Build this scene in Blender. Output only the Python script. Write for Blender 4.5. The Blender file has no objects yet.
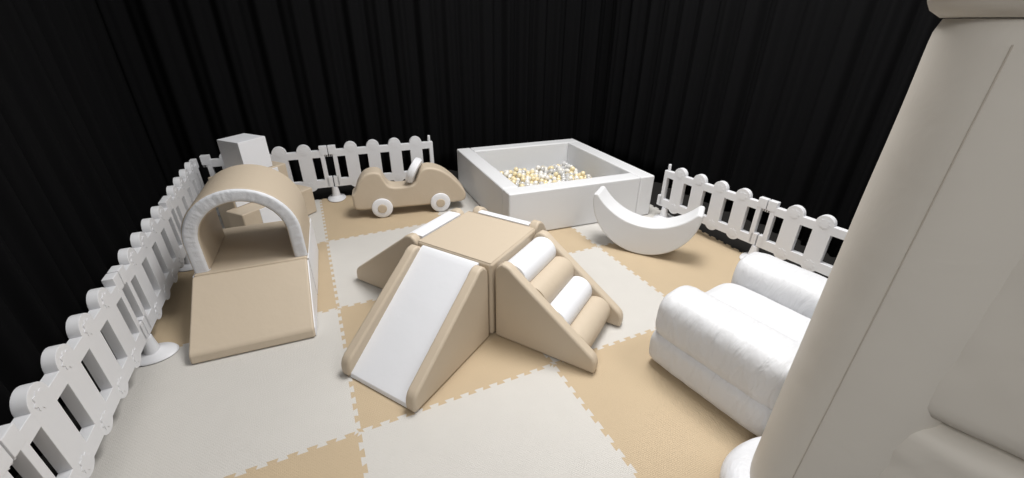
import bpy, bmesh, math, random
from mathutils import Vector, Matrix, noise

random.seed(7)
SC = bpy.context.scene
COL = SC.collection
R = math.radians
PI = math.pi

# ------------------------------------------------------------------ camera
F_PX, PITCH, YAW, ROLL = 420.633, 0.48163, 0.44073, 0.008176
CAM = Vector((0.07286, -1.43603, 1.64459))
cd = bpy.data.cameras.new('camera')
co = bpy.data.objects.new('camera', cd)
COL.objects.link(co)
cd.sensor_fit = 'HORIZONTAL'
cd.sensor_width = 36.0
cd.lens = F_PX / 1024 * 36.0
cd.clip_start = 0.02
fwd = Vector((math.sin(YAW) * math.cos(PITCH), math.cos(YAW) * math.cos(PITCH), -math.sin(PITCH)))
rt = Vector((math.cos(YAW), -math.sin(YAW), 0))
up = rt.cross(fwd)
r2 = rt * math.cos(ROLL) + up * math.sin(ROLL)
u2 = -rt * math.sin(ROLL) + up * math.cos(ROLL)
M = Matrix.Identity(4)
for i in range(3):
    M[i][0], M[i][1], M[i][2], M[i][3] = r2[i], u2[i], -fwd[i], CAM[i]
co.matrix_world = M
SC.camera = co

# ------------------------------------------------------------------ light
SC.view_settings.view_transform = 'Standard'
SC.view_settings.look = 'None'
SC.view_settings.exposure = 0.08
SC.view_settings.gamma = 1.0
SC.view_settings.use_curve_mapping = False
w = bpy.data.worlds.new('hall_air')
SC.world = w
w.use_nodes = True
w.node_tree.nodes['Background'].inputs[0].default_value = (1.0, 0.985, 0.965, 1)
w.node_tree.nodes['Background'].inputs[1].default_value = 0.51


def area(name, loc, sx, sy, energy, color, target=None):
    l = bpy.data.lights.new(name, 'AREA')
    l.shape = 'RECTANGLE'
    l.size, l.size_y = sx, sy
    l.energy = energy
    l.color = color
    o = bpy.data.objects.new(name, l)
    o.location = loc
    if target is not None:
        d = Vector(target) - Vector(loc)
        o.rotation_euler = d.to_track_quat('-Z', 'Y').to_euler()
    COL.objects.link(o)
    return o


area('ceiling_or_fill_lamp', (1.9, 0.8, 4.2), 1.5, 1.5, 172, (1.0, 0.985, 0.97))
area('ceiling_or_fill_lamp', (2.9, -1.5, 4.2), 1.2, 1.2, 46, (1.0, 0.985, 0.97))  # unseen fill added at front right to lift sides facing the camera
area('ceiling_or_fill_lamp', (-2.7, -2.7, 4.2), 1.5, 1.5, 120, (1.0, 0.985, 0.97))  # unseen fill added beyond the left curtain, brightening castle column and armchair


# ------------------------------------------------------------------ materials
def mat(name, color, rough=0.5, spec=0.4, bump=None, sheen=0.0, coat=0.0, vary=0.0, trans=0.0):
    """bump = list of (kind, scale, strength, distance)"""
    m = bpy.data.materials.new(name)
    m.use_nodes = True
    nt = m.node_tree
    b = nt.nodes['Principled BSDF']
    b.inputs['Base Color'].default_value = (*color, 1)
    b.inputs['Roughness'].default_value = rough
    b.inputs['Specular IOR Level'].default_value = spec
    b.inputs['Sheen Weight'].default_value = sheen
    b.inputs['Coat Weight'].default_value = coat
    b.inputs['Transmission Weight'].default_value = trans
    tc = nt.nodes.new('ShaderNodeTexCoord')
    if vary:
        n = nt.nodes.new('ShaderNodeTexNoise')
        n.inputs['Scale'].default_value = 7
        n.inputs['Detail'].default_value = 4
        nt.links.new(tc.outputs['Object'], n.inputs['Vector'])
        mx = nt.nodes.new('ShaderNodeMix')
        mx.data_type = 'RGBA'
        mx.inputs[6].default_value = (*[c * (1 - vary) for c in color], 1)
        mx.inputs[7].default_value = (*[min(1, c * (1 + vary)) for c in color], 1)
        nt.links.new(n.outputs['Fac'], mx.inputs[0])
        nt.links.new(mx.outputs[2], b.inputs['Base Color'])
    prev = None
    for kind, sc, st, dist in (bump or []):
        bp = nt.nodes.new('ShaderNodeBump')
        bp.inputs['Strength'].default_value = st
        bp.inputs['Distance'].default_value = dist
        if kind == 'noise':
            t = nt.nodes.new('ShaderNodeTexNoise')
            t.inputs['Scale'].default_value = sc
            t.inputs['Detail'].default_value = 5
            out = t.outputs['Fac']
        elif kind == 'wrinkle':
            t = nt.nodes.new('ShaderNodeTexNoise')
            t.inputs['Scale'].default_value = sc
            t.inputs['Detail'].default_value = 3
            t.inputs['Distortion'].default_value = 1.6
            out = t.outputs['Fac']
        elif kind == 'crease':
            mp = nt.nodes.new('ShaderNodeMapping')
            mp.inputs['Scale'].default_value = (1.0, 3.2, 1.0)
            mp.inputs['Rotation'].default_value = (0.3, 0.0, 0.2)
            nt.links.new(tc.outputs['Object'], mp.inputs['Vector'])
            t = nt.nodes.new('ShaderNodeTexNoise')
            t.inputs['Scale'].default_value = sc
            t.inputs['Detail'].default_value = 3
            t.inputs['Distortion'].default_value = 0.9
            out = t.outputs['Fac']
        elif kind == 'weave':
            t = nt.nodes.new('ShaderNodeTexBrick')
            t.inputs['Scale'].default_value = sc
            t.inputs['Color1'].default_value = (1, 1, 1, 1)
            t.inputs['Color2'].default_value = (0.7, 0.7, 0.7, 1)
            t.inputs['Mortar'].default_value = (0, 0, 0, 1)
            t.inputs['Mortar Size'].default_value = 0.035
            t.inputs['Mortar Smooth'].default_value = 0.6
            t.inputs['Brick Width'].default_value = 0.5
            t.inputs['Row Height'].default_value = 0.25
            out = t.outputs['Color']
        nt.links.new(mp.outputs['Vector'] if kind == 'crease' else tc.outputs['Object'], t.inputs['Vector'])
        nt.links.new(out, bp.inputs['Height'])
        if prev:
            nt.links.new(prev, bp.inputs['Normal'])
        prev = bp.outputs['Normal']
    if prev:
        nt.links.new(prev, b.inputs['Normal'])
    return m


BEIGE = mat('beige_vinyl', (0.535, 0.45, 0.345), 0.5, 0.35, [('noise', 260, 0.12, 0.002), ('noise', 9, 0.15, 0.02)])
WHITE = mat('white_vinyl', (0.77, 0.78, 0.81), 0.42, 0.4, [('noise', 240, 0.08, 0.002), ('noise', 8, 0.12, 0.02)])
PITW = mat('pit_vinyl', (0.69, 0.695, 0.705), 0.5, 0.35, [('noise', 240, 0.08, 0.002), ('noise', 6, 0.12, 0.02)])
RUCHE = mat('ruched_white_vinyl', (0.72, 0.735, 0.77), 0.42, 0.4, [('noise', 60, 0.25, 0.01)])
PLASTIC = mat('white_plastic', (0.70, 0.705, 0.725), 0.38, 0.45, [('noise', 400, 0.05, 0.001)])
MATW = mat('white_foam_mat', (0.60, 0.58, 0.545), 0.75, 0.25, [('weave', 34, 0.55, 0.004)], vary=0.03)
MATB = mat('beige_foam_mat', (0.52, 0.41, 0.275), 0.75, 0.25, [('weave', 34, 0.55, 0.004)], vary=0.03)
PVC = mat('white_inflatable_skin', (0.64, 0.645, 0.66), 0.45, 0.35, [('crease', 5.5, 0.6, 0.02), ('noise', 26, 0.10, 0.008)])
CASTLE = mat('grey_beige_inflatable_skin', (0.60, 0.565, 0.51), 0.6, 0.25, [('noise', 500, 0.12, 0.001), ('wrinkle', 5, 0.22, 0.012)])
CASTLEW = mat('white_castle_skin', (0.72, 0.73, 0.76), 0.45, 0.35, [('wrinkle', 10, 0.4, 0.02)])
SEAM = mat('seam_thread', (0.46, 0.415, 0.36), 0.7, 0.2)
DARKSEAM = mat('dark_piping', (0.30, 0.24, 0.17), 0.6, 0.2)
DRAPE = mat('black_drape', (0.0042, 0.0042, 0.0046), 0.9, 0.06, [('noise', 300, 0.2, 0.001)])
FLOORM = mat('dark_carpet', (0.02, 0.019, 0.018), 0.95, 0.1, [('noise', 200, 0.6, 0.004)])
BALLY = mat('pale_yellow_ball', (0.85, 0.72, 0.45), 0.2, 0.6, coat=0.4)
BALLW = mat('pearl_white_ball', (0.84, 0.82, 0.77), 0.15, 0.7, coat=0.6)
BALLC = mat('clear_ball', (0.93, 0.93, 0.93), 0.1, 0.7, trans=0.45, coat=0.5)


# ------------------------------------------------------------------ helpers
def finish(bm, smooth=35):
    bmesh.ops.recalc_face_normals(bm, faces=bm.faces[:])
    me = bpy.data.meshes.new('mesh')
    bm.to_mesh(me)
    bm.free()
    for p in me.polygons:
        p.use_smooth = True
    me.set_sharp_from_angle(angle=R(smooth))
    return me


def obj(name, bm, m, parent=None, label=None, smooth=35):
    me = finish(bm, smooth) if isinstance(bm, bmesh.types.BMesh) else bm
    if m is not None and not me.materials:
        me.materials.append(m)
    o = bpy.data.objects.new(name, me)
    COL.objects.link(o)
    if smooth < 60:
        wn = o.modifiers.new('face_weighted_shading', 'WEIGHTED_NORMAL')
        wn.keep_sharp = True
        wn.weight = 90
    if parent:
        o.parent = parent
    if label:
        o['label'] = label
    return o


def tag(o, label, cat, group=None):
    o['label'] = label
    o['category'] = cat
    if group:
        o['group'] = group
    return o


def thing(name, label, cat, loc=(0, 0, 0), rz=0.0, group=None):
    o = bpy.data.objects.new(name, None)
    o.empty_display_size = 0.05
    COL.objects.link(o)
    o.location = loc
    o.rotation_euler = (0, 0, rz)
    return tag(o, label, cat, group)


def bevel(bm, r, seg=3, ang=30):
    bm.normal_update()
    es = [e for e in bm.edges if len(e.link_faces) == 2 and e.calc_face_angle(0) > R(ang)]
    if es and r > 0:
        bmesh.ops.bevel(bm, geom=es, offset=r, segments=seg, affect='EDGES', profile=0.5, clamp_overlap=True)


def prism(prof, c0, c1, axes='xzy', r=0.0, seg=3, bm=None, ang=30):
    """extrude a closed 2D profile; axes names: first, second profile axis, extrude axis"""
    own = bmesh.new()
    ix = ['xyz'.index(a) for a in axes]

    def P(a, b, c):
        v = [0, 0, 0]
        v[ix[0]], v[ix[1]], v[ix[2]] = a, b, c
        return v
    lo = [own.verts.new(P(a, b, c0)) for a, b in prof]
    hi = [own.verts.new(P(a, b, c1)) for a, b in prof]
    n = len(prof)
    own.faces.new(lo)
    own.faces.new(hi[::-1])
    for i in range(n):
        j = (i + 1) % n
        own.faces.new((lo[i], hi[i], hi[j], lo[j]))
    bmesh.ops.recalc_face_normals(own, faces=own.faces[:])
    bevel(own, r, seg, ang)
    return merge(bm, own)


def merge(bm, own):
    if bm is None:
        return own
    me = bpy.data.meshes.new('tmp')
    own.to_mesh(me)
    own.free()
    bm.from_mesh(me)
    bpy.data.meshes.remove(me)
    return bm


def box(x0, x1, y0, y1, z0, z1, r=0.0, seg=3, bm=None):
    return prism([(x0, y0), (x1, y0), (x1, y1), (x0, y1)], z0, z1, 'xyz', r, seg, bm)


def lathe(prof, n=32, bm=None, mtx=None):
    own = bmesh.new()
    rings = []
    for rad, z in prof:
        if rad < 1e-6:
            rings.append([own.verts.new((0, 0, z))])
        else:
            rings.append([own.verts.new((rad * math.cos(2 * PI * k / n), rad * math.sin(2 * PI * k / n), z)) for k in range(n)])
    for a, b in zip(rings, rings[1:]):
        for k in range(n):
            l = (k + 1) % n
            if len(a) == 1 and len(b) == 1:
                continue
            if len(a) == 1:
                own.faces.new((a[0], b[k], b[l]))
            elif len(b) == 1:
                own.faces.new((a[k], a[l], b[0]))
            else:
                own.faces.new((a[k], a[l], b[l], b[k]))
    if mtx is not None:
        bmesh.ops.transform(own, matrix=mtx, verts=own.verts[:])
    return merge(bm, own)


def chaikin(p, n=2, closed=True):
    for _ in range(n):
        q = []
        m = len(p)
        for i in range(m):
            a, b = p[i], p[(i + 1) % m]
            q.append((a[0] * .75 + b[0] * .25, a[1] * .75 + b[1] * .25))
            q.append((a[0] * .25 + b[0] * .75, a[1] * .25 + b[1] * .75))
        p = q
    return p


def tube(pts, rad, n=8, bm=None):
    own = bmesh.new()
    pts = [Vector(p) for p in pts]
    rings = []
    for i, p in enumerate(pts):
        d = (pts[min(i + 1, len(pts) - 1)] - pts[max(i - 1, 0)]).normalized()
        a = d.orthogonal().normalized() if i == 0 else (rings[-1][1] - d * rings[-1][1].dot(d)).normalized()
        b = d.cross(a)
        rings.append(([own.verts.new(p + (a * math.cos(2 * PI * k / n) + b * math.sin(2 * PI * k / n)) * rad) for k in range(n)], a))
    for (A, _), (B, _) in zip(rings, rings[1:]):
        for k in range(n):
            l = (k + 1) % n
            own.faces.new((A[k], A[l], B[l], B[k]))
    own.faces.new(rings[0][0][::-1])
    own.faces.new(rings[-1][0])
    return merge(bm, own)


# ------------------------------------------------------------------ the setting
fl = obj('floor', box(-4, 7, -4, 6, -0.2, -0.013), FLOORM)
fl['kind'] = 'structure'
WALLM = mat('dark_wall', (0.02, 0.02, 0.02), 0.9, 0.1)
for nm, bx_ in (('wall_back', (-1.75, 4.25, 3.75, 3.85)), ('wall_left', (-1.75, -1.65, -1.6, 3.75)), ('wall_right', (4.15, 4.25, -1.6, 3.75))):
    o = obj(nm, box(*bx_, -0.2, 4.6), WALLM)
    o['kind'] = 'structure'


def drape(p0, p1, height, seed, label, turn=1):
    """black pleated cloth hung between two plan points, a real folded sheet"""
    rnd = random.Random(seed)
    a, b = Vector((*p0, 0)), Vector((*p1, 0))
    L = (b - a).length
    d = (b - a) / L
    n = Vector((-d.y, d.x, 0)) * turn
    bm = bmesh.new()
    N = int(L / 0.012)
    # pleat phase with irregular spacing
    ph, phases, wid = 0.0, [], 0.17
    for i in range(N + 1):
        s = i * L / N
        ph += 2 * PI / (0.24 + 0.11 * noise.noise((s * 1.7, seed, 0.3))) * (L / N)
        phases.append(ph)
    rows = []
    K = 14
    for k in range(K + 1):
        t = k / K
        row = []
        for i in range(N + 1):
            s = i * L / N
            amp = 0.036 + 0.022 * noise.noise((s * 2.3, seed + 4.0, t * 0.6))
            amp *= (0.75 + 0.45 * (1 - t))
            off = amp * (math.sin(phases[i] + 0.5 * noise.noise((s, t * 1.5, seed))) + 0.28 * math.sin(2.7 * phases[i] + 1.0))
            off += 0.05 * noise.noise((s * 0.8, t * 1.2, seed + 9.0))
            row.append(bm.verts.new(a + d * s + n * off + Vector((0, 0, t * height - 0.012))))
        rows.append(row)
    for A, B in zip(rows, rows[1:]):
        for i in range(N):
            bm.faces.new((A[i], A[i + 1], B[i + 1], B[i]))
    o = obj('curtain', bm, DRAPE, smooth=180)
    sm = o.modifiers.new('cloth_thickness', 'SOLIDIFY')
    sm.thickness = 0.004
    return tag(o, label, 'curtain')


drape((-1.42, 3.45), (3.86, 3.36), 3.4, 3, 'black pleated curtain along the back, behind the toy car and ball pit')
drape((-1.30, -1.6), (-1.30, 3.31), 3.4, 11, 'black pleated curtain behind the long white fence on the left')
drape((3.52, 3.20), (3.74, -1.6), 3.4, 23, 'black pleated curtain behind the white fence by the armchair')

# ------------------------------------------------------------------ foam mat tiles
NT = 13
TOOTH = 0.0095


def jig(i, j):
    """outline of tile (i,j); neighbours share the same curves"""
    P = []
    h = edge_pts(i, j)
    v = edge_pts(j, i)
    P.append((i, j))
    P += [(s, j + o) for s, o in h]
    P.append((i + 1, j))
    P += [(i + 1 + o, s) for s, o in v]
    P.append((i + 1, j + 1))
    P += [(s, j + 1 + o) for s, o in h[::-1]]
    P.append((i, j + 1))
    if i == -1:
        P[0], P[-1] = (i - 0.05, j), (i - 0.05, j + 1)      # finished with a straight edging strip
    else:
        P += [(i + o, s) for s, o in v[::-1]]
    return P


def edge_pts(k, fixed):
    p = 1.0 / NT
    res = []
    for i in range(NT):
        s0 = k + (i + 0.25) * p
        # one dovetail key per pitch: narrow at the root, wide at its end
        res += [(s0 + 0.04 * p, -TOOTH), (s0 - 0.05 * p, TOOTH), (s0 + 0.55 * p, TOOTH), (s0 + 0.46 * p, -TOOTH)]
    return res


TILES = {
    (-1, 2): 'white foam mat tile beneath the beige corner steps and white cube',
    (0, 2): 'beige foam mat tile beneath the rear wheel of the toy car',
    (1, 2): 'white foam mat tile covered by the ball pit, a sliver showing at the car nose',
    (-1, 1): 'beige foam mat tile beneath the arch tunnel platform, beside the left fence',
    (0, 1): 'white foam mat tile between the toy car and the beige climbing platform',
    (1, 1): 'beige foam mat tile showing between the roller steps and the ball pit front',
    (2, 1): 'white foam mat tile showing in a sliver between ball pit corner and white rocker',
    (-1, 0): 'white foam mat tile at the foot of the beige ramp, along the left fence',
    (0, 0): 'beige foam mat tile under the foot of the white front slide',
    (1, 0): 'white foam mat tile just beyond the foot of the roller steps',
    (2, 0): 'beige foam mat tile beneath the white crescent rocker',
    (-1, -1): 'beige foam mat tile cut off by the bottom edge, left of the frontmost white tile',
    (0, -1): 'white foam mat tile in the front middle of the floor, bare of toys',
    (1, -1): 'beige foam mat tile in front of the inflatable armchair, between armchair and roller steps',
    (2, -1): 'white foam mat tile beneath the far arm of the inflatable armchair',
}
for (i, j), lab in TILES.items():
    cx, cy = i + .5, j + .5
    bm = prism([(x - cx, y - cy) for x, y in jig(i, j)], -0.0125, 0.0, 'xyz')
    bmesh.ops.triangulate(bm, faces=[f for f in bm.faces if len(f.verts) > 4])
    white = (i + j) % 2 != 0
    o = obj('foam_mat', bm, MATW if white else MATB, smooth=20)
    o.location = (cx, cy, 0)
    tag(o, lab, 'floor mat', 'interlocking foam mat tiles')

# ------------------------------------------------------------------ climbing set
CT, SIDE, HT = R(34.6), 0.525, 0.487
CC = Vector((0.858, 0.709, 0))
CU = Vector((math.cos(CT), math.sin(CT), 0))


def side_rail(run):
    hz = HT
    return [(0.006, 0.004), (0.006, hz - 0.055), (0.012, hz - 0.028), (0.028, hz - 0.006), (0.05, hz + 0.010), (0.080, hz + 0.008), (0.105, hz - 0.006), (0.130, hz - 0.028),
            (run - 0.035, 0.118), (run - 0.014, 0.098), (run - 0.003, 0.072), (run, 0.05), (run, 0.004)]


def add_rails(root, run, width, label=None):
    for s in (-1, 1):
        y0, y1 = sorted((s * width / 2, s * (width / 2 - 0.062)))
        obj('side_rail', prism(side_rail(run), y0, y1, 'xzy', 0.016, 4, ang=50), BEIGE, root)


def slide(label, ang, run, w=0.505, flat=0.058):
    d = Vector((math.cos(ang), math.sin(ang), 0))
    t = thing('soft_slide', label, 'slide', CC + d * (SIDE / 2 + 0.004), ang, 'soft play slides')
    add_rails(t, run, w)
    prof = [(0.008, 0.004), (0.008, HT - 0.002), (flat / 2, HT), (flat, HT - 0.004), (flat + 0.028, HT - 0.022), (run - 0.012, 0.026), (run - 0.006, 0.004)]
    obj('slide_surface', prism(prof, -w / 2 + 0.058, w / 2 - 0.058, 'xzy', 0.006, 2, ang=25), WHITE, t, 'smooth white sliding surface between the beige side rails')
    return t


pf = thing('climbing_platform', 'square beige foam platform at the centre of the climbing set', 'play block', CC, CT)
bm = box(-SIDE / 2, SIDE / 2, -SIDE / 2, SIDE / 2, 0.004, HT, 0.02, 4)
obj('foam_block', bm, BEIGE, pf)
# sewn piping round the top edge
hs = SIDE / 2 - 0.012
bm = tube([(-hs, -hs, HT - 0.002), (hs, -hs, HT - 0.002), (hs, hs, HT - 0.002), (-hs, hs, HT - 0.002), (-hs, -hs, HT - 0.002)], 0.0035, 6)
obj('piping', bm, BEIGE, pf)

slide('white slide with beige side rails at the front of the climbing set', CT + PI, 0.645, flat=0.03)
slide('white slide with beige side rails behind the platform, facing the toy car', CT + PI / 2, 0.615, flat=0.105)
slide('short white slide with beige rails facing the ball pit, mostly hidden by the platform', CT, 0.42)

ang = CT - PI / 2
d = Vector((math.cos(ang), math.sin(ang), 0))
st = thing('roller_steps', 'beige foam steps with four white and beige rolls between side rails', 'steps', CC + d * (SIDE / 2 + 0.004), ang)
run, w = 0.615, 0.500
add_rails(st, run, w)
core = [(0.008, 0.004), (0.008, 0.40), (0.05, 0.37), (run - 0.10, 0.03), (run - 0.085, 0.004)]
obj('foam_core', prism(core, -w / 2 + 0.06, w / 2 - 0.06, 'xzy', 0.005, 2), BEIGE, st)
for k in range(4):
    s, z, rr = 0.086 + 0.125 * k, 0.394 - 0.100 * k, 0.087
    hw = w / 2 - 0.058
    prof = [(0, -hw), (rr - 0.012, -hw), (rr - 0.003, -hw + 0.004), (rr, -hw + 0.012), (rr, hw - 0.012), (rr - 0.003, hw - 0.004), (rr - 0.012, hw), (0, hw)]
    bm = lathe(prof, 40, mtx=Matrix.Translation((s, 0, z)) @ Matrix.Rotation(PI / 2, 4, 'X'))
    obj('roll', bm, (WHITE, BEIGE)[k % 2], st, ('white roll', 'beige roll')[k % 2])

# ------------------------------------------------------------------ arch tunnel course
TA = R(-3.2)
TW = 0.625
T0 = Vector((-0.449, 0.772, 0))
ex = Vector((math.cos(TA), math.sin(TA), 0))
ey = Vector((-math.sin(TA), math.cos(TA), 0))
RD, RH = 0.445, 0.30
rp = thing('foam_ramp', 'beige foam ramp with white sides leading up to the arch tunnel', 'ramp', T0, TA)
prof = [(0.0, 0.004), (0.012, 0.055), (0.03, 0.068), (RD - 0.03, RH - 0.004), (RD - 0.008, RH), (RD, RH - 0.01), (RD, 0.004)]
obj('foam_wedge', prism(prof, -TW / 2 + 0.006, TW / 2 - 0.006, 'yzx', 0.012, 3, ang=40), BEIGE, rp)
for s in (-1, 1):
    x0, x1 = sorted((s * (TW / 2 - 0.010), s * TW / 2))
    dn = 0.016 if s > 0 else 0.05
    pr = [(0.016, 0.006), (0.03, 0.068 - dn), (RD - 0.028, RH - dn), (RD - 0.006, RH - dn), (RD - 0.004, 0.006)]
    obj('side_panel', prism(pr, x0, x1, 'yzx', 0.003, 2, ang=40), WHITE, rp, 'white vinyl side')

BD = 0.66
bk = thing('foam_platform', 'low beige foam platform with white sides carrying the arch', 'play block', T0 + ey * (RD + 0.004), TA)
obj('foam_block', prism([(0, 0.004), (0, RH), (BD, RH), (BD, 0.004)], -TW / 2 + 0.006, TW / 2 - 0.006, 'yzx', 0.012, 3), BEIGE, bk)
for s in (-1, 1):
    x0, x1 = sorted((s * (TW / 2 - 0.010), s * (TW / 2 + 0.002)))
    obj('side_panel', prism([(0.008, 0.006), (0.008, RH - 0.012), (BD - 0.008, RH - 0.012), (BD - 0.008, 0.006)], x0, x1, 'yzx', 0.003, 2), WHITE, bk, 'white vinyl side')

AO, AI, LEG, AD = 0.312, 0.226, 0.178, 0.49
ar = thing('arch_tunnel', 'beige foam arch with a ruched white front rim standing on the low platform', 'arch', T0 + ey * (RD + 0.022) + ex * 0.004 + Vector((0, 0, RH + 0.001)), TA)


def arch_line(rad, n=36):
    p = [(-rad, 0.0), (-rad, LEG * .33), (-rad, LEG * .66)]
    p += [(-rad * math.cos(PI * k / n), LEG + rad * math.sin(PI * k / n)) for k in range(n + 1)]
    p += [(rad, LEG * .66), (rad, LEG * .33), (rad, 0.0)]
    return p


po, pi_ = arch_line(AO), arch_line(AI)
bm = bmesh.new()
rows = []
n = len(po)
for (x, z), (xi, zi) in zip(po, pi_):
    rows.append([bm.verts.new(v) for v in ((x, 0.012, z), (x, AD, z), (xi, AD, zi), (xi, 0.012, zi))])
for A, B in zip(rows, rows[1:]):
    for k in range(4):
        l = (k + 1) % 4
        bm.faces.new((A[k], A[l], B[l], B[k]))
bm.faces.new(rows[0][::-1])
bm.faces.new(rows[-1])
bmesh.ops.recalc_face_normals(bm, faces=bm.faces[:])
bevel(bm, 0.012, 3, 40)
obj('arch_shell', bm, BEIGE, ar)
# ruched front rim: a padded band, gathered towards the inner edge
bm = bmesh.new()
N, K = 260, 9
rows = []
tot = 2 * LEG + PI * (AO + AI) / 2
for i in range(N + 1):
    s = i / N * tot
    c = PI * (AO + AI) / 2
    row = []
    for k in range(K + 1):
        v = k / K
        rad = AI + 0.002 + (AO - AI - 0.004) * v
        if s < LEG:
            x, z = -rad, s
        elif s > LEG + c:
            x, z = rad, tot - s
        else:
            a = (s - LEG) / c * PI
            x, z = -rad * math.cos(a), LEG + rad * math.sin(a)
        g = noise.noise((s * 42, v * 1.2, 1.0)) * 0.5 + noise.noise((s * 90, v * 2.0, 5.0)) * 0.3
        puff = (1 - abs(2 * v - 1) ** 7)
        row.append(bm.verts.new((x, 0.022 - 0.022 * puff - 0.004 * g * puff, z)))
    row.append(bm.verts.new((row[-1].co.x, 0.03, row[-1].co.z)))
    row.insert(0, bm.verts.new((row[0].co.x, 0.03, row[0].co.z)))
    rows.append(row)
for A, B in zip(rows, rows[1:]):
    for k in range(len(A) - 1):
        bm.faces.new((A[k], A[k + 1], B[k + 1], B[k]))
bm.faces.new(rows[0])
bm.faces.new(rows[-1][::-1])
obj('front_rim', bm, RUCHE, ar, 'ruched white vinyl front rim', smooth=60)

# corner steps behind the tunnel, set across the corner
S0 = Vector((-0.04, 2.68, 0))
SA = math.atan2(-0.651, -0.759)          # along the front, towards the left fence
cs = thing('corner_steps', 'beige two-tier foam steps set across the corner behind the arch', 'steps', S0, SA)
# local x along the front, local -y away from the camera
SLn = 0.70
obj('lower_step', box(0, SLn, -0.20, 0, 0.004, 0.25, 0.012, 3), BEIGE, cs)
obj('upper_step', box(0.078, SLn - 0.07, -0.42, -0.172, 0.004, 0.48, 0.012, 3), BEIGE, cs)
obj('riser_panel', box(0.17, 0.55, -0.004, 0.004, 0.012, 0.24, 0.003, 2), WHITE, cs, 'white vinyl front of the lower step')
obj('riser_panel', box(0.17, 0.62, -0.176, -0.166, 0.254, 0.47, 0.003, 2), WHITE, cs, 'white vinyl front of the upper step')

cb = thing('foam_cube', 'plain white foam cube resting on the corner steps behind the arch', 'play block', (-0.492, 2.715, 0.481), R(41.6))
cb.rotation_euler = (0, 0, R(41.6))
hc = 0.128
obj('foam_body', box(-hc, hc, -hc, hc, 0, 0.265, 0.007, 2), WHITE, cb)
obj('zip_seam', tube([(-hc, -hc - .0005, 0.03), (hc, -hc - .0005, 0.03)], 0.0015, 6), WHITE, cb)

# ------------------------------------------------------------------ toy car
cA, cB = Vector((0.501, 2.283, 0)), Vector((1.031, 2.196, 0))
ca = math.atan2((cB - cA).y, (cB - cA).x)
car = thing('toy_car', 'beige foam ride-on car with round white wheels in front of the back fence', 'toy car', cA, ca)
prof = [(-.215, .085), (-.240, .115), (-.238, .20), (-.243, .235), (-.205, .262), (-.188, .32), (-.135, .40), (-.08, .432), (-.01, .437), (.035, .415), (.055, .36), (.085, .295), (.14, .276),
        (.27, .279), (.325, .295), (.352, .36), (.385, .42), (.44, .443), (.52, .432), (.61, .385), (.70, .30), (.775, .20), (.795, .15), (.785, .09), (.72, .074), (.40, .074), (.0, .078)]
CTH = 0.185
obj('car_body', prism(chaikin(prof, 2), 0.022, 0.022 + CTH, 'xzy', 0.022, 4, ang=45), BEIGE, car)
for s in (0.008, 0.540):
    for side in (0, 1):
        rr = 0.094
        y = 0.022 + 0.002 if side == 0 else 0.022 + CTH - 0.002
        pr = [(0, 0.0), (rr - .012, 0), (rr - 0.003, 0.006), (rr, 0.014), (rr - 0.003, 0.024), (rr - 0.014, 0.030), (0.05, 0.031), (0, 0.031)]
        rot = Matrix.Rotation(PI / 2 if side == 0 else -PI / 2, 4, 'X')
        wh = obj('wheel', lathe(pr, 40, mtx=Matrix.Translation((s, y, rr + 0.002)) @ rot), WHITE, car, 'round white wheel')
        pr = [(0.041, 0.028), (0.041, 0.034), (0.036, 0.038), (0, 0.039)]
        obj('hub', lathe(pr, 28, mtx=Matrix.Translation((s, y, rr + 0.002)) @ rot), BEIGE, wh, 'beige hub')
sw = [(0, -0.030), (0.06, -0.033), (0.095, -0.038), (0.118, -0.030), (0.128, 0), (0.118, 0.030), (0.095, 0.038), (0.06, 0.033), (0, 0.030)]
swm = Matrix.Translation((0.330, 0.022 + CTH / 2, 0.395)) @ Matrix.Rotation(R(-20), 4, 'Z') @ Matrix.Rotation(R(-64), 4, 'Y')
obj('steering_wheel', lathe(sw, 40, mtx=swm), WHITE, car, 'padded white steering wheel')

# ------------------------------------------------------------------ ball pit
PA, PB, PC, PD = [Vector(p) for p in ((1.40, 1.44, 0), (2.815, 1.325, 0), (1.44, 2.90, 0), (2.855, 2.785, 0))]
PH, PT = 0.392, 0.15
pit = thing('ball_pit', 'square white foam ball pit half filled with balls in the back corner', 'ball pit', tuple(PA))


def lerp2(a, b):
    """corner-frame point: metres from A along AB and AC"""
    u, v = a / 1.405, b / 1.4505
    p = PA * (1 - u) * (1 - v) + PB * u * (1 - v) + PC * (1 - u) * v + PD * u * v
    return (p.x - PA.x, p.y - PA.y)


LX, LY = 1.405, 1.4505
for a0, a1, b0, b1 in ((0, LX - PT, 0, PT), (LX - PT, LX, 0, LY - PT), (PT, LX, LY - PT, LY), (0, PT, PT, LY)):
    q = [lerp2(a0 + .001, b0 + .001), lerp2(a1 - .001, b0 + .001), lerp2(a1 - .001, b1 - .001), lerp2(a0 + .001, b1 - .001)]
    obj('foam_wall', prism(q, 0.004, PH, 'xyz', 0.014, 3), PITW, pit)
q = [lerp2(PT + .002, PT + .002), lerp2(LX - PT - .002, PT + .002), lerp2(LX - PT - .002, LY - PT - .002), lerp2(PT + .002, LY - PT - .002)]
obj('base_pad', prism(q, 0.004, 0.08, 'xyz', 0.008, 2), PITW, pit)
# balls: only where the photo looks down into the pit
BR = 0.0265


def ball_mesh(m):
    bm = bmesh.new()
    bmesh.ops.create_uvsphere(bm, u_segments=20, v_segments=12, radius=BR)
    me = finish(bm, 180)
    me.materials.append(m)
    return me


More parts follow.
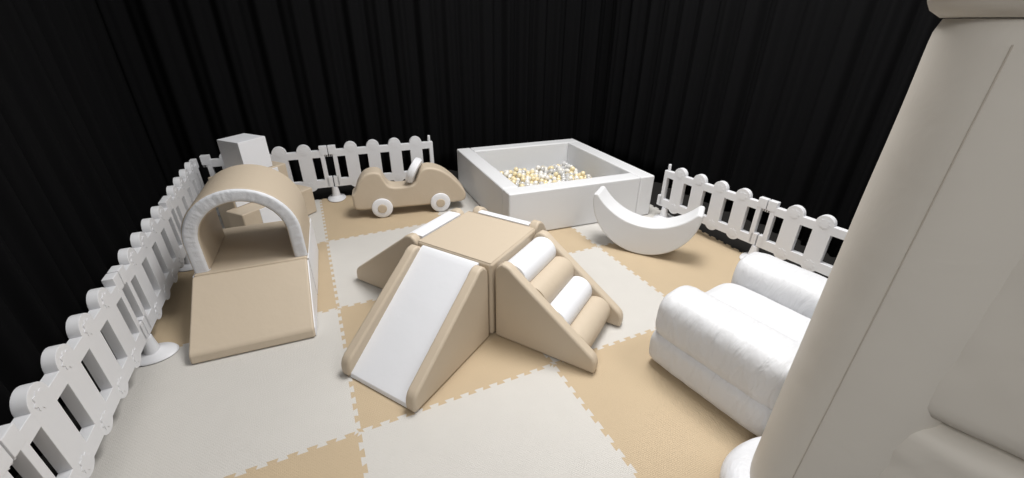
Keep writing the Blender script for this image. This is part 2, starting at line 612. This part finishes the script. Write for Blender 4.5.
KINDS = {
    'yellow': (ball_mesh(BALLY), 'pale yellow plastic ball among the balls in the white ball pit', 'pale yellow balls in the ball pit'),
    'white': (ball_mesh(BALLW), 'pearl white plastic ball among the balls in the white ball pit', 'pearl white balls in the ball pit'),
    'clear': (ball_mesh(BALLC), 'clear see-through plastic ball among the balls in the white ball pit', 'clear balls in the ball pit'),
}
rb = random.Random(5)
spots = []


def surface(x, y):
    return 0.08 + BR + 0.045 + 0.03 * noise.noise((x * 3.5, y * 3.5, 2.0)) + 0.02 * (y - 2.2)


p = 2 * BR * 1.03
row = 0
y = 1.86
while y < 2.62:
    x = 1.70 + (row % 2) * p / 2
    while x < 2.66:
        # keep what the front and left rims do not hide
        if x > 1.70 + 0.10 * (2.62 - y) and lerp2(LX - PT, 0)[0] + PA.x - BR - 0.02 + 0.02 > x and y < 2.62 - 0.083 * (x - 1.6):
            j = 0.006
            spots.append((x + rb.uniform(-j, j), y + rb.uniform(-j, j), surface(x, y) + rb.uniform(-0.012, 0.012)))
        x += p
    y += p * 0.88
    row += 1
extra = []
for k in range(400):
    if len(extra) > 34:
        break
    b = rb.choice(spots)
    c = Vector((b[0] + p / 2, b[1] + p * 0.29, b[2] + 0.042))
    if c.x > 2.60 or c.y > 2.52 or c.y < 2.0:
        continue
    if all((c - e).length > 2 * BR for e in extra):
        extra.append(c)
spots = spots[:262] if len(spots) > 262 else spots
allb = [tuple(s) for s in spots] + [tuple(e) for e in extra]
print('BALLS', len(allb))
for bx, by, bz in allb[:298]:
    u = rb.random() + 0.35 * noise.noise((bx * 5, by * 5, 7.0))
    k = 'yellow' if u < 0.36 else 'white' if u < 0.74 else 'clear'
    me, lab, grp = KINDS[k]
    o = obj('play_ball', me, None)
    o.location = (bx, by, bz)
    tag(o, lab, 'ball', grp)

# ------------------------------------------------------------------ crescent rocker
rl, rr_ = Vector((1.943, 1.093, 0)), Vector((2.433, 0.479, 0))
ra = math.atan2((rr_ - rl).y, (rr_ - rl).x)
hw_, hh, tilt = 0.402, 0.425, R(-2.0)
prof = []
Ro = (hw_ ** 2 + hh ** 2) / (2 * hh)
a0 = math.asin(min(1, hw_ / Ro)) if hh <= Ro else PI - math.asin(hw_ / Ro)
for k in range(41):
    a = -a0 + 2 * a0 * k / 40
    prof.append((Ro * math.sin(a), Ro - Ro * math.cos(a)))
iw, ih = hw_ - 0.035, 0.185
Ri = (iw ** 2 + ih ** 2) / (2 * ih)
ai = math.asin(iw / Ri)
for k in range(33):
    a = ai - 2 * ai * k / 32
    prof.append((Ri * math.sin(a), hh + 0.006 - ih + Ri - Ri * math.cos(a)))
# rolled a little to one side about the centre of its round hull
prof = [(x * math.cos(tilt) - (z - Ro) * math.sin(tilt), x * math.sin(tilt) + (z - Ro) * math.cos(tilt) + Ro) for x, z in prof]
mid = rl + (rr_ - rl).normalized() * 0.425
rk = thing('crescent_rocker', 'white foam crescent moon rocker on the beige tile before the ball pit corner', 'rocker', (mid.x, mid.y, 0.004), ra)
obj('foam_body', prism(prof, 0.0, 0.205, 'xzy', 0.014, 3, ang=50), PITW, rk)
obj('zip_seam', tube([(Ro * math.sin(a) * 1.001, 0.10, Ro - (Ro + .001) * math.cos(a)) for a in [(-a0 + 2 * a0 * k / 30) * 0.7 for k in range(31)]], 0.002, 6), PITW, rk)


# ------------------------------------------------------------------ picket fence
def fence_mesh():
    """one panel of a moulded picket fence, x along the panel, front at -y"""
    parts = {}
    T = 0.0215
    L = FL
    pitch = L / 5
    rails = []
    for z0, z1 in ((0.430, 0.495), (0.132, 0.208)):
        rails.append(finish(box(0.05, L - 0.05, -T + 0.0005, T - 0.0005, z0, z1, 0.0015, 1)))
    parts['rail'] = rails
    pk = []
    for k in range(1, 5):
        c = pitch * k
        hw = 0.061
        pr = []
        for i in range(15):
            a = PI - PI * i / 14
            pr.append((c + hw * math.cos(a), 0.497 + hw * math.sin(a)))
        pr += [(c + hw - 0.001, 0.487), (c + hw - 0.001, 0.185)]
        for i in range(15):
            a = -PI * i / 14
            pr.append((c + hw * math.cos(a), 0.165 + hw * math.sin(a)))
        pr += [(c - hw + 0.001, 0.185), (c - hw + 0.001, 0.487)]
        bm = prism(pr, -T, T, 'xzy', 0.003, 2, ang=50)
        # raised flower on the knob, both ends
        for zc in (0.497, 0.165):
            ros = []
            for i in range(48):
                a = 2 * PI * i / 48
                rad = 0.033 + 0.005 * math.cos(8 * a)
                ros.append((c + rad * math.cos(a), zc + rad * math.sin(a)))
            prism(ros, -T - 0.0025, -T + 0.002, 'xzy', 0.0, 1, bm)
        pk.append(finish(bm))
    parts['picket'] = pk
    for kind in ('joint', 'free'):
        posts = []
        for s in (0, 1):
            def X(a, b):
                return (a, b) if s == 0 else (L - b, L - a)
            bm = box(*X(0.036, 0.074), -T, T, 0.14, 0.496, 0.004, 2)
            box(*X(0.004, 0.058), -T, T, 0.13, 0.235, 0.005, 2, bm)
            if kind == 'joint':
                # hinge knuckle reaching to the joint axis
                box(*X(0.003, 0.074), -T - 0.002, T + 0.002, 0.452, 0.535, 0.005, 2, bm)
                xm = 0.018 if s == 0 else L - 0.018
                for dx in (-0.009, 0.009):
                    lathe([(0, 0.43), (0.006, 0.43), (0.006, 0.46), (0, 0.46)], 10, bm, Matrix.Translation((xm + dx, 0, 0)))
            else:
                xm = 0.068 if s == 0 else L - 0.068
                lathe([(0, 0.48), (0.014, 0.48), (0.014, 0.553), (0.010, 0.558), (0, 0.558)], 16, bm, Matrix.Translation((xm, 0, 0)))
            posts.append(finish(bm))
        parts[kind] = posts
    # foot: stem and rounded oval plate under the joint
    bm = lathe([(0.042, 0.012), (0.036, 0.06), (0.028, 0.128), (0, 0.128)], 24)
    pl = lathe([(0, 0.0), (0.082, 0.0), (0.088, 0.008), (0.082, 0.020), (0.05, 0.030), (0.03, 0.044), (0, 0.044)], 36)
    bmesh.ops.transform(pl, matrix=Matrix.Diagonal((0.98, 1.3, 0.9, 1)), verts=pl.verts[:])
    merge(bm, pl)
    parts['foot'] = [finish(bm, 50)]
    for lst in parts.values():
        for me in lst:
            me.materials.append(PLASTIC)
    return parts


FL = 1.03
FM = fence_mesh()


def fence_panel(loc, rz, label, start='joint', end='joint', end_foot=False, scale=1.0, foot_at=0.0):
    t = thing('fence_panel', label, 'fence', loc, rz, 'white picket fence panels')
    t.scale = (scale, scale, scale)
    for nm in ('rail', 'picket', 'foot'):
        for me in FM[nm]:
            o = obj(nm, me, None, t)
            if nm == 'foot':
                o.location = (foot_at, 0, 0)
    obj('end_post', FM[start][0], None, t)
    obj('end_post', FM[end][1], None, t)
    if end_foot:
        o = obj('foot', FM['foot'][0], None, t)
        o.location = (FL, 0, 0)
    return t


# left run: from the back corner towards the camera (front of a panel faces +x)
lx, ly = -0.937, 3.03
LT = R(90 - 0.4)
labs = ['white picket fence panel on the left nearest the camera, cut off by the frame',
        'white picket fence panel on the left, first full panel from the camera',
        'white picket fence panel on the left, alongside the beige ramp',
        'white picket fence panel on the left beside the arch tunnel, ending in the back corner']
for k, lab in zip((4, 3, 2, 1), labs):
    fence_panel((lx - k * FL * math.sin(R(0.4)), ly - k * FL, 0), LT, lab)
# back run
BS = 1.025
bd = R(-5.0)
b0 = Vector((-0.893, 3.055, 0))
bv = Vector((math.cos(bd), math.sin(bd), 0))
fence_panel(tuple(b0), bd, 'white picket fence panel at the back, behind the white cube and corner steps', scale=BS)
fence_panel(tuple(b0 + bv * FL * BS), bd, 'white picket fence panel at the back, behind the toy car', end='free', end_foot=True, scale=BS)
# right run
RS = 0.93
rd = math.atan2(-0.954, 0.119)
r0 = Vector((2.862, 1.290, 0))
rv = Vector((math.cos(rd), math.sin(rd), 0))
fence_panel(tuple(r0), rd, 'white picket fence panel on the right, behind the crescent rocker', start='free', scale=RS, foot_at=0.10)
fence_panel(tuple(r0 + rv * FL * RS), rd, 'white picket fence panel on the right, behind the inflatable armchair', scale=RS, end_foot=True)


# ------------------------------------------------------------------ inflatable armchair
def inflated(section, y0, y1, n=40, p=5.0, seed=0.0, wr=0.006, c=(0, 0), endp=None):
    """blow up a cross-section (list of (x,z)) along y; the ends close like a sewn bag"""
    bm = bmesh.new()
    rows = []
    m = len(section)
    for i in range(n + 1):
        t = -1 + 2 * i / n
        t = math.copysign(1 - (1 - abs(t)) ** 1.6, t)
        s = (max(0.0, 1 - abs(t) ** p)) ** (1 / p)
        s = 0.04 + 0.96 * s
        y = (y0 + y1) / 2 + (y1 - y0) / 2 * t
        row = []
        for (x, z) in section:
            q = Vector((c[0] + (x - c[0]) * s, y, c[1] + (z - c[1]) * s))
            dirv = Vector((x - c[0], 0, z - c[1])).normalized()
            pin = abs(t) ** 6
            g = noise.noise((q.x * 9 + seed, q.y * 16, q.z * 9)) * 0.7 + noise.noise((q.x * 22, q.y * 38 + seed, q.z * 22)) * 0.35
            row.append(bm.verts.new(q + dirv * g * wr * (0.6 + 1.2 * pin)))
        rows.append(row)
    for A, B in zip(rows, rows[1:]):
        for k in range(m):
            l = (k + 1) % m
            bm.faces.new((A[k], A[l], B[l], B[k]))
    bm.faces.new(rows[0][::-1])
    bm.faces.new(rows[-1])
    return bm


def sup(cx, cz, hw, hz, e=2.6, n=56):
    out = []
    for k in range(n):
        a = 2 * PI * k / n
        ca_, sa_ = math.cos(a), math.sin(a)
        out.append((cx + hw * math.copysign(abs(ca_) ** (2 / e), ca_), cz + hz * math.copysign(abs(sa_) ** (2 / e), sa_)))
    return out


ch = thing('inflatable_armchair', 'shiny white inflatable armchair with puffed arms next to the grey-beige bouncy castle', 'armchair', (1.458, -0.19, 0.008), R(9.2))
CL = 0.65
for s, x in ((0, 0.135), (1, 0.825)):
    arm = obj('armrest', inflated(sup(x, 0.303 - 0.015 * s, 0.138, 0.140, 3.0), -CL, 0.0, seed=3 * s, c=(x, 0.312), p=9, wr=0.006), PVC, ch, smooth=180)
    obj('lower_chamber', inflated(sup(x, 0.116, 0.137, 0.116, 3.4), -CL, 0.005, seed=7 + s, c=(x, 0.10), p=10, wr=0.005), PVC, arm, smooth=180)
obj('seat_cushion', inflated(sup(0.480, 0.222, 0.204, 0.085, 5.0), -CL + 0.02, 0.0, seed=11, c=(0.46, 0.22), p=6, wr=0.005), PVC, ch, smooth=180)
obj('seat_base', inflated(sup(0.48, 0.085, 0.205, 0.085, 3.4), -CL + 0.02, -0.005, seed=12, c=(0.46, 0.08), p=7, wr=0.005), PVC, ch, smooth=180)
obj('backrest', inflated(sup(0.52, 0.32, 0.38, 0.30, 3.6), -CL - 0.10, -CL + 0.06, seed=15, c=(0.46, 0.36), p=2.6, wr=0.006), PVC, ch, smooth=180)

# ------------------------------------------------------------------ bouncy castle (corner in view)
bc = thing('bouncy_castle', 'tall grey-beige inflatable bouncy castle corner in the near right foreground', 'bouncy castle', (1.417, -1.052, 0), 0)
# column: squarish inflated tube, a white foot under it
m = 64


def squircle(r, e, z, n=m, a0=0.0, wob=0.0):
    out = []
    for k in range(n):
        a = 2 * PI * k / n
        ca_, sa_ = math.cos(a), math.sin(a)
        rad = r / (abs(ca_) ** e + abs(sa_) ** e) ** (1 / e)
        rad += wob * noise.noise((ca_ * 1.5, sa_ * 1.5, z * 5))
        out.append((rad * math.cos(a + a0), rad * math.sin(a + a0), z))
    return out


def loft(rings, cap=True):
    bm = bmesh.new()
    vs = [[bm.verts.new(p) for p in r] for r in rings]
    for A, B in zip(vs, vs[1:]):
        for k in range(len(A)):
            l = (k + 1) % len(A)
            bm.faces.new((A[k], A[l], B[l], B[k]))
    if cap:
        bm.faces.new(vs[0][::-1])
        bm.faces.new(vs[-1])
    return bm


CR = 0.173
rings = []
for i in range(61):
    z = 0.13 + (1.652 - 0.13) * i / 60
    e = min(z - 0.13, 1.652 - z)
    f = 1 - 0.05 * math.exp(-e / 0.012)
    rings.append(squircle(CR * f, 2.5, z, a0=R(28), wob=0.002))
obj('column', loft(rings), CASTLE, bc, smooth=60)
for az in (28 + 180 - 24,):
    a = R(az)
    pts = []
    rad = CR / (abs(math.cos(a - R(28))) ** 2.5 + abs(math.sin(a - R(28))) ** 2.5) ** (1 / 2.5)
    for i in range(31):
        z = 0.16 + 1.45 * i / 30
        rr2 = rad + 0.002 * noise.noise((math.cos(a - R(28)) * 1.5, math.sin(a - R(28)) * 1.5, z * 5))
        pts.append((rr2 * math.cos(a), rr2 * math.sin(a), z))
    obj('seam', tube(pts, 0.0016, 6), SEAM, bc)
rings = []
for i in range(25):
    t = i / 24
    z = 1.654 + 0.34 * t
    f = math.sqrt(max(0.0, 1 - (2 * t - 1) ** 2))
    rings.append(squircle(0.170 + 0.055 * f, 2.6, z, a0=R(28)))
obj('column_cap', loft(rings), CASTLE, bc, smooth=60)
rings = []
for i in range(17):
    t = i / 16
    a = -PI / 2 + PI * t
    rings.append(squircle(0.16 + 0.085 * max(0, math.cos(a)) ** 0.7, 2.3, 0.085 + 0.082 * math.sin(a), wob=0.008))
obj('foot_cushion', loft(rings), CASTLEW, bc, 'white inflated foot under the column', smooth=180)


# padded wall running from the column towards the camera side
def pad(y0, y1, z0, z1, thick, seed):
    bm = bmesh.new()
    NY, NZ = 40, 30
    vs = []
    for side in (-1, 1):
        g = []
        for i in range(NY + 1):
            rowv = []
            for k in range(NZ + 1):
                u, v = -1 + 2 * i / NY, -1 + 2 * k / NZ
                b = ((1 - abs(u) ** 24) * (1 - abs(v) ** 16)) ** 0.5
                wv = 0.006 * noise.noise((i * 0.35, k * 0.35, seed)) * b
                rowv.append(bm.verts.new((side * (thick / 2 * b + 0.002) + wv, y0 + (y1 - y0) * i / NY, z0 + (z1 - z0) * k / NZ)))
            g.append(rowv)
        vs.append(g)
    for side, g in zip((-1, 1), vs):
        for i in range(NY):
            for k in range(NZ):
                f = (g[i][k], g[i + 1][k], g[i + 1][k + 1], g[i][k + 1])
                bm.faces.new(f if side > 0 else f[::-1])
    A, B = vs
    for i in range(NY):
        bm.faces.new((A[i][0], A[i + 1][0], B[i + 1][0], B[i][0]))
        bm.faces.new((A[i][NZ], B[i][NZ], B[i + 1][NZ], A[i + 1][NZ]))
    for k in range(NZ):
        bm.faces.new((A[0][k], B[0][k], B[0][k + 1], A[0][k + 1]))
        bm.faces.new((A[NY][k], A[NY][k + 1], B[NY][k + 1], B[NY][k]))
    return bm


WR = R(18)
for z0, z1, sd in ((0.17, 0.735, 1), (0.735, 1.60, 2)):
    o = obj('wall_pad', pad(-1.25, -0.05, z0, z1, 0.22, sd), CASTLE, bc, smooth=180)
    o.rotation_euler = (0, 0, WR)
    o.location = (-0.03, 0, 0)
o = obj('base_tube', inflated(sup(0.0, 0.085, 0.16, 0.083, 2.2), -1.25, -0.10, seed=20, c=(0, 0.085), p=8), CASTLEW, bc, 'white inflated base tube', smooth=180)
o.rotation_euler = (0, 0, WR)
